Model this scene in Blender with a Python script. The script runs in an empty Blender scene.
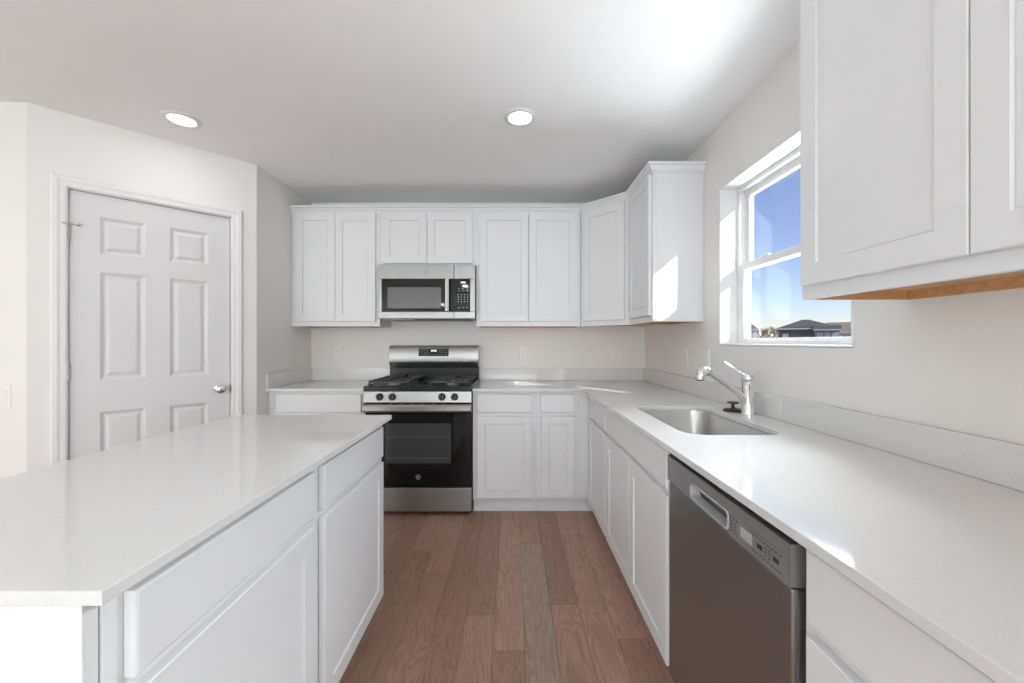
import bpy, bmesh, math, random
from mathutils import Vector, Matrix
R = math.radians
PI = math.pi
random.seed(7)
C = bpy.context.scene.collection
S = bpy.context.scene

# ------------------------------------------------------------------ camera, sky, sun, exposure
CAMZ = 1.228
cam = bpy.data.objects.new('camera', bpy.data.cameras.new('camera'))
C.objects.link(cam)
cam.location = (0, 0, CAMZ)
cam.rotation_euler = (R(90), 0, 0)
cam.data.sensor_width = 36
cam.data.lens = 398 / 1024 * 36
cam.data.clip_start = .02
cam.data.clip_end = 600
S.camera = cam

SUN_DIR = Vector((-.84, 1.0, -.73)).normalized()      # the way the sunlight travels
WING_BLOCK_Y, HOUSE_BLOCK_Z = .15, 8.2                # unseen wing and house, added to block low sun at the sink window
SUN_STRENGTH = 7.5
SKY_STRENGTH = .155
LAMP_W = 0.9                            # recessed lamps over the kitchen
LAMP_FILL_W = 8.6                       # added fill lamps over the unseen room behind
DAYLIGHT_FILL_W = 86.0                       # added lamps at the rear openings, standing in for outdoor light
world = bpy.data.worlds.new('sky')
S.world = world
world.use_nodes = True
wn = world.node_tree
sky = wn.nodes.new('ShaderNodeTexSky')
sky.sky_type = 'NISHITA'
sky.sun_disc = False
sky.sun_elevation = math.asin(-SUN_DIR.z)
sky.sun_rotation = math.atan2(-SUN_DIR.x, -SUN_DIR.y)
sky.air_density = 1.0
sky.dust_density = .15
sky.ozone_density = 1.2
wn.nodes['Background'].inputs['Strength'].default_value = SKY_STRENGTH
tint = wn.nodes.new('ShaderNodeMix'); tint.data_type = 'RGBA'; tint.blend_type = 'MULTIPLY'
tint.inputs[0].default_value = 1; tint.inputs[7].default_value = (1.0, .965, 1.2, 1)
wn.links.new(sky.outputs[0], tint.inputs[6])
wn.links.new(tint.outputs[2], wn.nodes['Background'].inputs['Color'])

sun = bpy.data.objects.new('sun', bpy.data.lights.new('sun', 'SUN'))
C.objects.link(sun)
sun.data.energy = SUN_STRENGTH
sun.data.angle = R(.53)
sun.data.color = (1, .97, .92)
sun.rotation_euler = SUN_DIR.to_track_quat('-Z', 'Y').to_euler()
sun.location = (6, -8, 6)
def daylight_fill(at, to, w, h, watts):
    la = bpy.data.lights.new('daylight_fill', 'AREA')
    la.shape = 'RECTANGLE'; la.size = w; la.size_y = h; la.energy = watts; la.color = (.92, .965, 1.0)
    o = bpy.data.objects.new('daylight_fill', la); C.objects.link(o)
    o.location = at; o.rotation_euler = (Vector(to) - Vector(at)).to_track_quat('-Z', 'Y').to_euler()
daylight_fill((-4.3, -8.0, 1.05), (-4.3, -7.0, 1.5), 1.5, 2.0, DAYLIGHT_FILL_W * .75)    # added area lamp at the unseen patio door
daylight_fill((.1, -8.0, 1.45), (.1, -7.0, 1.9), 1.7, 1.2, DAYLIGHT_FILL_W * 1.2)        # added area lamp at the unseen rear window
daylight_fill((1.15, -2.7, 1.40), (.15, -2.7, 1.55), 1.5, 1.3, 46)                 # added area lamp at the unseen side window
daylight_fill((2.6, 2.9, 2.9), (1.24, 1.77, 1.65), 1.4, 1.3, 270)                  # added lamp outside the sink window, standing in for sky light
daylight_fill((2.5, 2.5, .40), (1.24, 1.77, 1.65), 1.4, 1.0, 112)                  # added low lamp outside the same window, brightens the ceiling

S.view_settings.view_transform = 'Standard'
S.view_settings.look = 'None'
S.view_settings.gamma = 1
S.view_settings.use_curve_mapping = False
S.view_settings.exposure = 0.09
S.cycles.max_bounces = 14
S.cycles.diffuse_bounces = 8
S.cycles.glossy_bounces = 6
S.cycles.transparent_max_bounces = 16

# ------------------------------------------------------------------ materials
def mat(name, col, rough=.5, metal=0.0, emit=0.0, spec=None, coat=0.0):
    m = bpy.data.materials.new(name)
    m.use_nodes = True
    b = m.node_tree.nodes['Principled BSDF']
    b.inputs['Base Color'].default_value = (*col, 1)
    b.inputs['Roughness'].default_value = rough
    b.inputs['Metallic'].default_value = metal
    if spec is not None:
        b.inputs['Specular IOR Level'].default_value = spec
    if coat:
        b.inputs['Coat Weight'].default_value = coat
        b.inputs['Coat Roughness'].default_value = .06
    if emit:
        b.inputs['Emission Color'].default_value = (*col, 1)
        b.inputs['Emission Strength'].default_value = emit
    return m

def N(m, kind, **kw):
    n = m.node_tree.nodes.new(kind)
    for k, v in kw.items():
        setattr(n, k, v)
    return n

def L(m, a, b):
    m.node_tree.links.new(a, b)

def coords(m, scale, rot=(0, 0, 0)):
    tc = N(m, 'ShaderNodeTexCoord')
    mp = N(m, 'ShaderNodeMapping')
    mp.inputs['Scale'].default_value = scale
    mp.inputs['Rotation'].default_value = rot
    L(m, tc.outputs['Object'], mp.inputs['Vector'])
    return mp.outputs['Vector']

def noise(m, vec, scale, detail=3, rough=.5, dist=0.0):
    n = N(m, 'ShaderNodeTexNoise')
    n.inputs['Scale'].default_value = scale
    n.inputs['Detail'].default_value = detail
    n.inputs['Roughness'].default_value = rough
    n.inputs['Distortion'].default_value = dist
    if vec is not None:
        L(m, vec, n.inputs['Vector'])
    return n.outputs['Fac']

def ramp(m, fac, stops):
    r = N(m, 'ShaderNodeValToRGB')
    el = r.color_ramp.elements
    while len(el) < len(stops):
        el.new(.5)
    for e, (p, c) in zip(el, stops):
        e.position = p
        e.color = (*c, 1) if len(c) == 3 else c
    L(m, fac, r.inputs['Fac'])
    return r.outputs['Color']

def bump(m, fac, strength, dist=.002):
    b = N(m, 'ShaderNodeBump')
    b.inputs['Strength'].default_value = strength
    b.inputs['Distance'].default_value = dist
    L(m, fac, b.inputs['Height'])
    L(m, b.outputs['Normal'], m.node_tree.nodes['Principled BSDF'].inputs['Normal'])

def bsdf(m):
    return m.node_tree.nodes['Principled BSDF']

def paint(name, col, rough, sc=90, st=.08):
    m = mat(name, col, rough)
    v = coords(m, (1, 1, 1))
    f = noise(m, v, sc, 2)
    bump(m, f, st, .001)
    c2 = tuple(x * .97 for x in col)
    g = noise(m, v, 1.3, 2)
    L(m, ramp(m, g, [(.3, c2), (.7, col)]), bsdf(m).inputs['Base Color'])
    return m

M = {}
M['wall'] = paint('warm_wall_paint', (.82, .81, .79), .7)
M['ceiling'] = paint('ceiling_paint', (.94, .94, .945), .8, 60, .15)
M['trimwhite'] = paint('trim_paint', (.82, .82, .825), .4, 40, .03)
M['cab'] = paint('cabinet_paint', (.795, .805, .815), .38, 50, .02)
M['doorwhite'] = paint('door_paint', (.72, .72, .725), .42, 70, .05)
M['vinyl'] = paint('window_vinyl', (.84, .84, .85), .35, 40, .02)
M['plate'] = mat('outlet_plastic', (.83, .82, .80), .35)
M['slot'] = mat('dark_slot', (.05, .05, .05), .5)

# quartz
m = M['quartz'] = mat('white_quartz', (.8, .8, .8), .07, spec=.42)
v = coords(m, (1, 1, 1))
f = noise(m, v, 260, 2, .6)
L(m, ramp(m, f, [(.0, (.71, .71, .705)), (.60, (.715, .715, .71)), (.70, (.63, .625, .62)), (.8, (.58, .575, .57))]), bsdf(m).inputs['Base Color'])

# brushed steel, the grain running along x or z
def steel(name, col, rough, scale):
    m = mat(name, col, rough, 1.0)
    v = coords(m, scale)
    f = noise(m, v, 1.0, 4, .6)
    rr = N(m, 'ShaderNodeMapRange')
    rr.inputs['To Min'].default_value = rough - .05
    rr.inputs['To Max'].default_value = rough + .08
    L(m, f, rr.inputs['Value'])
    L(m, rr.outputs['Result'], bsdf(m).inputs['Roughness'])
    c2 = tuple(x * .9 for x in col)
    L(m, ramp(m, f, [(.35, c2), (.65, col)]), bsdf(m).inputs['Base Color'])
    bump(m, f, .04, .0005)
    return m
M['steel'] = steel('brushed_steel', (.38, .377, .373), .32, (3, 3, 500))
M['mwsteel'] = steel('microwave_steel', (.34, .338, .334), .32, (3, 3, 500))
M['sinksteel'] = steel('sink_steel', (.58, .575, .565), .28, (5, 5, 260))
M['dwsteel'] = steel('dishwasher_steel', (.40, .40, .41), .32, (400, 400, 3))
M['console'] = mat('grey_console', (.33, .33, .335), .35, .55)
M['consolelight'] = mat('light_grey_print', (.45, .46, .47), .4)
M['chrome'] = mat('chrome', (.80, .80, .81), .08, 1.0)
M['nickel'] = mat('satin_nickel', (.55, .54, .53), .25, 1.0)
M['blackglass'] = mat('black_glass', (.006, .006, .007), .04, spec=.35)
M['rackline'] = mat('rack_grey', (.13, .13, .13), .5)
M['ovenpane'] = mat('oven_window', (.05, .051, .053), .10)
M['mwpane'] = mat('microwave_window', (.15, .15, .152), .12)
M['blackenamel'] = mat('black_enamel', (.010, .010, .011), .30, spec=.35)
M['castiron'] = mat('cast_iron', (.055, .055, .057), .55)
M['blackplastic'] = mat('black_plastic', (.02, .02, .021), .4)
M['rubber'] = mat('black_rubber', (.012, .012, .012), .55)
M['burner'] = mat('burner_alloy', (.42, .41, .40), .4, .8)
M['display'] = mat('lit_display', (.85, .92, 1.0), .4, 0, 1.2)
M['print'] = mat('grey_print', (.42, .43, .44), .5)
M['lens'] = mat('lamp_diffuser', (1, .98, .95), .5, 0, 4.0)
M['lightring'] = mat('lamp_trim', (.82, .82, .82), .45)

# raw maple under the wall cabinets
m = M['maple'] = mat('raw_maple', (.62, .36, .17), .5)
f = noise(m, coords(m, (40, 3, 40)), 1.5, 4, .6, .4)
L(m, ramp(m, f, [(.3, (.50, .26, .11)), (.7, (.66, .37, .17))]), bsdf(m).inputs['Base Color'])

# window glass: clear with a fresnel reflection
m = M['glass'] = bpy.data.materials.new('window_glass')
m.use_nodes = True
for n in list(m.node_tree.nodes):
    if n.type == 'BSDF_PRINCIPLED':
        m.node_tree.nodes.remove(n)
tr = N(m, 'ShaderNodeBsdfTransparent'); tr.inputs['Color'].default_value = (.96, .975, .975, 1)
gl = N(m, 'ShaderNodeBsdfGlossy'); gl.inputs['Roughness'].default_value = .0
lw_ = N(m, 'ShaderNodeLayerWeight'); lw_.inputs['Blend'].default_value = .5
pw_ = N(m, 'ShaderNodeMath', operation='POWER'); pw_.inputs[1].default_value = 5
fr = N(m, 'ShaderNodeMath', operation='MULTIPLY_ADD'); fr.inputs[1].default_value = .95; fr.inputs[2].default_value = .04
L(m, lw_.outputs['Facing'], pw_.inputs[0]); L(m, pw_.outputs[0], fr.inputs[0])
mx = N(m, 'ShaderNodeMixShader')
L(m, fr.outputs[0], mx.inputs[0]); L(m, tr.outputs[0], mx.inputs[1]); L(m, gl.outputs[0], mx.inputs[2])
L(m, mx.outputs[0], m.node_tree.nodes['Material Output'].inputs['Surface'])

# oak planks
m = M['oak'] = mat('stained_oak', (.15, .09, .065), .36)
at = N(m, 'ShaderNodeAttribute', attribute_name='tint')
at2 = N(m, 'ShaderNodeAttribute', attribute_name='shift')
tc = N(m, 'ShaderNodeTexCoord')
cmb = N(m, 'ShaderNodeCombineXYZ')
mul = N(m, 'ShaderNodeMath', operation='MULTIPLY'); mul.inputs[1].default_value = 37.0
L(m, at2.outputs['Fac'], mul.inputs[0])
L(m, mul.outputs[0], cmb.inputs['Z']); L(m, mul.outputs[0], cmb.inputs['Y'])
add = N(m, 'ShaderNodeVectorMath', operation='ADD')
L(m, tc.outputs['Object'], add.inputs[0]); L(m, cmb.outputs[0], add.inputs[1])
mp = N(m, 'ShaderNodeMapping'); mp.inputs['Scale'].default_value = (9, 1.1, 1)
L(m, add.outputs[0], mp.inputs['Vector'])
low = noise(m, mp.outputs[0], 1.0, 3, .5, .6)               # broad figure; its contour lines are the cathedral grain
ml = N(m, 'ShaderNodeMath', operation='MULTIPLY'); ml.inputs[1].default_value = 19.0
L(m, low, ml.inputs[0])
frc = N(m, 'ShaderNodeMath', operation='FRACT'); L(m, ml.outputs[0], frc.inputs[0])
mp2 = N(m, 'ShaderNodeMapping'); mp2.inputs['Scale'].default_value = (220, 5, 1)
L(m, add.outputs[0], mp2.inputs['Vector'])
fine = noise(m, mp2.outputs[0], 1.0, 3, .6)
base = ramp(m, at.outputs['Fac'], [(.0, (.295, .176, .130)), (.45, (.385, .232, .175)), (.8, (.425, .262, .200)), (1.0, (.375, .270, .212))])
grain = ramp(m, frc.outputs[0], [(.0, (.50, .47, .45)), (.20, (.84, .83, .82)), (.6, (1.1, 1.1, 1.1)), (.9, (1.08, 1.08, 1.08)), (1.0, (.55, .52, .50))])
fineg = ramp(m, fine, [(.3, (.86, .86, .86)), (.7, (1.08, 1.08, 1.08))])
m1 = N(m, 'ShaderNodeMix', data_type='RGBA', blend_type='MULTIPLY'); m1.inputs[0].default_value = .55
L(m, base, m1.inputs[6]); L(m, grain, m1.inputs[7])
m2 = N(m, 'ShaderNodeMix', data_type='RGBA', blend_type='MULTIPLY'); m2.inputs[0].default_value = .9
L(m, m1.outputs[2], m2.inputs[6]); L(m, fineg, m2.inputs[7])
L(m, m2.outputs[2], bsdf(m).inputs['Base Color'])
bump(m, fine, .06, .001)
M['carpet'] = paint('bounce_carpet', (.74, .74, .73), .9, 300, .4)
M['oakgap'] = mat('floor_gap', (.12, .075, .058), .7)

# outdoors
def rough_mat(name, a, b, scale, rough=.9):
    m = mat(name, a, rough)
    f = noise(m, coords(m, (1, 1, 1)), scale, 4, .6)
    L(m, ramp(m, f, [(.35, a), (.65, b)]), bsdf(m).inputs['Base Color'])
    return m
M['ground'] = rough_mat('winter_ground', (.20, .17, .12), (.30, .26, .19), .3)
M['siding_dark'] = rough_mat('charcoal_siding', (.055, .06, .07), (.065, .07, .08), 3)
M['siding_grey'] = rough_mat('grey_siding', (.16, .16, .17), (.19, .19, .20), 3)
M['siding_cream'] = rough_mat('cream_siding', (.55, .52, .46), (.60, .57, .50), 3)
M['siding_white'] = rough_mat('white_siding', (.6, .6, .6), (.66, .66, .66), 3)
M['shingle_dark'] = rough_mat('charcoal_shingle', (.045, .045, .048), (.07, .07, .073), 6)
M['shingle_tan'] = rough_mat('tan_shingle', (.17, .125, .095), (.23, .17, .13), 6)
M['garage'] = rough_mat('taupe_garage_door', (.12, .105, .09), (.14, .12, .105), 2)
M['outtrim'] = mat('outdoor_white_trim', (.45, .45, .46), .6)
M['bark'] = rough_mat('grey_bark', (.12, .095, .075), (.19, .155, .125), 8)
M['brush'] = rough_mat('brown_brush', (.14, .10, .075), (.24, .175, .13), 5)

# ------------------------------------------------------------------ mesh helpers
class MB:
    def __init__(s):
        s.bm = bmesh.new()
    def V(s, p):
        return s.bm.verts.new(p)
    def F(s, vs):
        try:
            return s.bm.faces.new(vs)
        except ValueError:
            return None
    def box(s, x0, x1, y0, y1, z0, z1):
        v = [s.V((x, y, z)) for z in (z0, z1) for y in (y0, y1) for x in (x0, x1)]
        for f in ((0, 2, 3, 1), (4, 5, 7, 6), (0, 1, 5, 4), (2, 6, 7, 3), (0, 4, 6, 2), (1, 3, 7, 5)):
            s.F([v[i] for i in f])
        return s
    def loops(s, ls, cap0=True, cap1=True, close=False):
        rs = [[s.V(p) for p in l] for l in ls]
        n = len(rs[0])
        pairs = list(zip(rs, rs[1:])) + ([(rs[-1], rs[0])] if close else [])
        for a, b in pairs:
            for i in range(n):
                s.F([a[i], a[(i + 1) % n], b[(i + 1) % n], b[i]])
        if not close:
            if cap0: s.F(rs[0][::-1])
            if cap1: s.F(rs[-1])
        return s
    def prism(s, pts, z0, z1):
        return s.loops([[(x, y, z0) for x, y in pts], [(x, y, z1) for x, y in pts]])
    def tube(s, pts, rs, n=14, cap=True):
        pts = [Vector(p) for p in pts]
        if not hasattr(rs, '__len__'):
            rs = [rs] * len(pts)
        ls = []
        prev = None
        for i, p in enumerate(pts):
            d = (pts[min(i + 1, len(pts) - 1)] - pts[max(i - 1, 0)]).normalized()
            if prev is None:
                a = Vector((0, 0, 1)) if abs(d.z) < .9 else Vector((1, 0, 0))
                u = d.cross(a).normalized()
            else:
                u = (prev - d * prev.dot(d)).normalized()
            prev = u
            w = d.cross(u)
            ls.append([p + (u * math.cos(2 * PI * k / n) + w * math.sin(2 * PI * k / n)) * rs[i] for k in range(n)])
        return s.loops(ls, cap, cap)
    def lathe(s, prof, o=(0, 0, 0), axis=(0, 0, 1), n=32, cap=True):
        o = Vector(o); d = Vector(axis).normalized()
        a = Vector((1, 0, 0)) if abs(d.x) < .9 else Vector((0, 1, 0))
        u = d.cross(a).normalized(); w = d.cross(u)
        ls = [[o + d * h + (u * math.cos(2 * PI * k / n) + w * math.sin(2 * PI * k / n)) * r for k in range(n)] for r, h in prof]
        return s.loops(ls, cap, cap)
    def build(s, name, m, parent=None, bevel=0.0, smooth=False, seg=2):
        bmesh.ops.recalc_face_normals(s.bm, faces=s.bm.faces)
        if smooth:
            for f in s.bm.faces: f.smooth = True
            for e in s.bm.edges:
                e.smooth = e.calc_face_angle(0.0) < R(38)
        me = bpy.data.meshes.new(name)
        s.bm.to_mesh(me); s.bm.free()
        me.materials.append(m)
        o = bpy.data.objects.new(name, me)
        C.objects.link(o)
        if parent is not None: o.parent = parent
        if bevel:
            b = o.modifiers.new('edges', 'BEVEL')
            b.width = bevel; b.segments = seg; b.limit_method = 'ANGLE'; b.angle_limit = R(40)
        return o

def box(*a): return MB().box(*a)

def rrect(x0, x1, y0, y1, r, n=6):
    out = []
    for cx, cy, a0 in ((x1 - r, y1 - r, 0), (x0 + r, y1 - r, 90), (x0 + r, y0 + r, 180), (x1 - r, y0 + r, 270)):
        for k in range(n + 1):
            a = R(a0 + 90 * k / n)
            out.append((cx + r * math.cos(a), cy + r * math.sin(a)))
    return out

def tag(o, label, cat, group=None, kind=None):
    o['label'] = label; o['category'] = cat
    if group: o['group'] = group
    if kind: o['kind'] = kind
    return o

def thing(name, label, cat, loc=(0, 0, 0), rz=0.0, group=None):
    o = bpy.data.objects.new(name, None)
    C.objects.link(o)
    o.empty_display_size = .1
    o.location = loc; o.rotation_euler = (0, 0, rz)
    return tag(o, label, cat, group)

def struct(o):
    o['kind'] = 'structure'
    return o

def text_mesh(name, txt, size, m, parent, loc, rot=(R(90), 0, 0), depth=.0004, align='CENTER'):
    cu = bpy.data.curves.new(name, 'FONT')
    cu.body = txt; cu.size = size; cu.align_x = align; cu.align_y = 'CENTER'; cu.extrude = depth
    t = bpy.data.objects.new(name + '_tmp', cu)
    C.objects.link(t)
    me = bpy.data.meshes.new_from_object(t.evaluated_get(bpy.context.evaluated_depsgraph_get()))
    bpy.data.objects.remove(t)
    me.materials.clear(); me.materials.append(m)
    o = bpy.data.objects.new(name, me)
    C.objects.link(o)
    o.parent = parent; o.location = loc; o.rotation_euler = rot
    return o

# ------------------------------------------------------------------ the room
XW, YW, ZC = 1.150, 3.450, 2.430        # right wall, back wall, ceiling
XL = -1.740                             # wall at the left end of the back counter
X0, Y0 = -5.2, -8.0                     # far ends of the room behind the camera
P0 = (-1.735, 2.705)
SD = .7037
P1 = (P0[0] - SD, P0[1] - SD)

struct(box(X0 - .15, 1.315, Y0 - .15, YW + .15, -.12, -.012).build('floor_base', M['oakgap']))
# planks: one mesh, each plank its own face set with a stain of its own
def floor():
    bm = bmesh.new()
    t = bm.faces.layers.float.new('tint'); sh = bm.faces.layers.float.new('shift')
    pw = .1285; x = .051 - pw * 41
    rnd = random.Random(11)
    k = -41
    while x < 1.16:
        y = Y0
        ends = []
        y = Y0 - rnd.uniform(0, .9)
        while y < YW:
            y += rnd.uniform(.55, 1.35)
            ends.append(y)
        if k == 0:
            ends = [e for e in ends if e < .9] + [1.07, 2.419, YW + .2]      # the grey board in the aisle
        if k == 1:
            ends = [e for e in ends if e < .9] + [1.05, 1.86, 2.55, YW + .2]
        if k == -1:
            ends = [e for e in ends if e < .6] + [1.58, 2.75, YW + .2]
        a = Y0
        for e in ends:
            if e <= Y0: continue
            b = min(e, YW)
            if b - a > .002:
                xa, xb = max(x, X0), min(x + pw, XW)
                g = .0005
                tint = rnd.random() * .85
                if k == 0 and abs(b - 2.419) < .001: tint = 1.0
                sft = rnd.random()
                c = .0008
                top = [bm.verts.new(p) for p in ((xa + g + c, a + g + c, 0), (xb - g - c, a + g + c, 0), (xb - g - c, b - g - c, 0), (xa + g + c, b - g - c, 0))]
                mid = [bm.verts.new(p) for p in ((xa + g, a + g, -c * .7), (xb - g, a + g, -c * .7), (xb - g, b - g, -c * .7), (xa + g, b - g, -c * .7))]
                low = [bm.verts.new(p) for p in ((xa + g, a + g, -.0115), (xb - g, a + g, -.0115), (xb - g, b - g, -.0115), (xa + g, b - g, -.0115))]
                fs = [bm.faces.new(top)]
                for p, q in ((top, mid), (mid, low)):
                    for i in range(4):
                        fs.append(bm.faces.new((p[i], q[i], q[(i + 1) % 4], p[(i + 1) % 4])))
                for f in fs:
                    f[t] = tint; f[sh] = sft
            a = b
        x += pw; k += 1
    bmesh.ops.recalc_face_normals(bm, faces=bm.faces)
    me = bpy.data.meshes.new('floor'); bm.to_mesh(me); bm.free()
    me.materials.append(M['oak'])
    o = bpy.data.objects.new('floor', me); C.objects.link(o)
    struct(o)
floor()
struct(box(X0 + .002, XW - .002, Y0 + .002, -.9, .0005, .012).build('floor_bounce_carpet', M['carpet']))  # unseen pale carpet, added to bounce light up to the ceiling

struct(box(X0 - .15, 1.315, Y0 - .15, YW + .15, ZC, ZC + .15).build('ceiling', M['ceiling']))
struct(box(X0 - .15, 1.315, YW, YW + .15, 0, ZC).build('wall_back', M['wall']))
struct(box(XL - .12, XL, P0[1], YW, 0, ZC).build('wall_left', M['wall']))
struct(box(X0, P1[0], P1[1], P1[1] + .12, 0, ZC).build('wall_side', M['wall']))
struct(box(X0 - .15, X0, Y0, YW, 0, ZC).build('wall_far', M['wall']))

# right wall around the window
WY0, WY1, WZ0, WZ1 = 1.338, 2.203, 1.206, 2.075
XO = XW + .165
w = MB()
SY_0, SY_1, SZ0, SZ1 = -3.9, -1.95, .75, 2.05            # unseen side window, added to light the island side
w.box(XW, XO, Y0, SY_0, 0, ZC).box(XW, XO, SY_1, WY0, 0, ZC).box(XW, XO, SY_0, SY_1, 0, SZ0).box(XW, XO, SY_0, SY_1, SZ1, ZC)
w.box(XW, XO, WY1, YW, 0, ZC)
w.box(XW, XO, WY0, WY1, 0, WZ0).box(XW, XO, WY0, WY1, WZ1, ZC)
struct(w.build('wall_right', M['wall']))

# rear wall with the patio opening and a window
w = MB()
PX0, PX1, PZ = -5.1, -3.5, 2.1
RX0, RX1, RZ0, RZ1 = -.8, 1.0, .8, 2.1
w.box(X0, PX0, Y0 - .15, Y0, 0, ZC).box(PX1, RX0, Y0 - .15, Y0, 0, ZC).box(RX1, XO, Y0 - .15, Y0, 0, ZC)
w.box(PX0, PX1, Y0 - .15, Y0, PZ, ZC).box(RX0, RX1, Y0 - .15, Y0, RZ1, ZC).box(RX0, RX1, Y0 - .15, Y0, 0, RZ0)
struct(w.build('wall_rear', M['wall']))

def frame4(mb, a0, a1, b0, b1, c0, c1, t, axis='x'):
    """four bars of a rectangular frame; a spans the wall, b the thickness, c the height"""
    def bx(p0, p1, q0, q1):
        if axis == 'x': mb.box(p0, p1, b0, b1, q0, q1)
        else: mb.box(b0, b1, p0, p1, q0, q1)
    bx(a0, a0 + t, c0, c1); bx(a1 - t, a1, c0, c1)
    bx(a0 + t, a1 - t, c0, c0 + t); bx(a0 + t, a1 - t, c1 - t, c1)
    return mb

# rear openings (behind the camera; the daylight comes in here)
f = frame4(MB(), PX0 + .002, PX1 - .002, Y0 - .10, Y0 - .05, .001, PZ - .002, .06)
f.box((PX0 + PX1) / 2 - .05, (PX0 + PX1) / 2 + .05, Y0 - .10, Y0 - .05, .061, PZ - .062)
o = struct(f.build('door_2', M['vinyl'], bevel=.003))
box(PX0 + .063, PX1 - .063, Y0 - .078, Y0 - .074, .062, PZ - .063).build('pane', M['glass'], o)
f = frame4(MB(), RX0 + .002, RX1 - .002, Y0 - .10, Y0 - .05, RZ0 + .002, RZ1 - .002, .05)
o = struct(f.build('window_2', M['vinyl'], bevel=.003))
box(RX0 + .053, RX1 - .053, Y0 - .078, Y0 - .074, RZ0 + .053, RZ1 - .053).build('pane', M['glass'], o)

f = frame4(MB(), SY_0 + .002, SY_1 - .002, XO - .075, XO - .02, SZ0 + .002, SZ1 - .002, .05, 'y')
o = struct(f.build('added_window', M['vinyl'], bevel=.003))
box(XO - .050, XO - .046, SY_0 + .053, SY_1 - .053, SZ0 + .053, SZ1 - .053).build('pane', M['glass'], o)

# ---- window over the sink
def window():
    root = bpy.data.objects.new('window_1', None); C.objects.link(root); struct(root)
    e = .001
    # liner of the reveal, flush with the wall
    j = MB()
    t = .009
    xi, xo = XW - .004, XO - .075
    j.box(xi, xo, WY1 - t, WY1 - e, WZ0 + t, WZ1 - t)
    j.box(xi, xo, WY0 + e, WY0 + t, WZ0 + t, WZ1 - t)
    j.box(xi, xo, WY0 + e, WY1 - e, WZ1 - t, WZ1 - e)
    j.box(xi, xo, WY0 + e, WY1 - e, WZ0 + e, WZ0 + t)
    j.build('jamb', M['trimwhite'], root, bevel=.002)
    xa = XO - .074                                          # 1.241
    y0, y1, z0, z1 = WY0 + .002, WY1 - .002, WZ0 + .002, WZ1 - .002
    fr = MB()
    fr.box(xa, xa + .066, y0, y0 + .028, z0, z1).box(xa, xa + .066, y1 - .028, y1, z0, z1)
    fr.box(xa, xa + .066, y0 + .028, y1 - .028, z0, z0 + .017).box(xa, xa + .066, y0 + .028, y1 - .028, z1 - .028, z1)
    # track ridges of the vinyl frame
    fr.box(xa + .030, xa + .034, y1 - .040, y1 - .028, z0 + .017, z1 - .028)
    fr.box(xa + .030, xa + .034, y0 + .028, y0 + .040, z0 + .017, z1 - .028)
    fr.box(xa + .030, xa + .034, y0 + .028, y1 - .028, z1 - .040, z1 - .028)
    fr.build('window_frame', M['vinyl'], root, bevel=.002)
    zm = 1.648
    ya, yb = y0 + .030, y1 - .030
    lo = MB()
    xs0, xs1 = xa + .004, xa + .028
    lo.box(xs0, xs1, ya, ya + .032, z0 + .018, zm).box(xs0, xs1, yb - .032, yb, z0 + .018, zm)
    lo.box(xs0, xs1, ya + .032, yb - .032, z0 + .018, z0 + .038).box(xs0 - .003, xs1, ya + .032, yb - .032, zm - .036, zm)
    ls = lo.build('lower_sash', M['vinyl'], root, bevel=.002)
    box(xs0 + .010, xs0 + .014, ya + .030, yb - .030, z0 + .037, zm - .034).build('pane', M['glass'], ls)
    lock = MB().box(xs0 + .002, xs0 + .018, 1.94, 1.99, zm, zm + .012)
    lock.build('sash_lock', M['vinyl'], ls, bevel=.003)
    up = MB()
    xs0, xs1 = xa + .036, xa + .060
    up.box(xs0, xs1, ya, ya + .032, zm - .034, z1 - .030).box(xs0, xs1, yb - .032, yb, zm - .034, z1 - .030)
    up.box(xs0, xs1, ya + .032, yb - .032, z1 - .060, z1 - .030).box(xs0, xs1, ya + .032, yb - .032, zm - .034, zm - .002)
    us = up.build('upper_sash', M['vinyl'], root, bevel=.002)
    box(xs0 + .010, xs0 + .014, ya + .030, yb - .030, zm - .004, z1 - .058).build('pane', M['glass'], us)
window()

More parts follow.
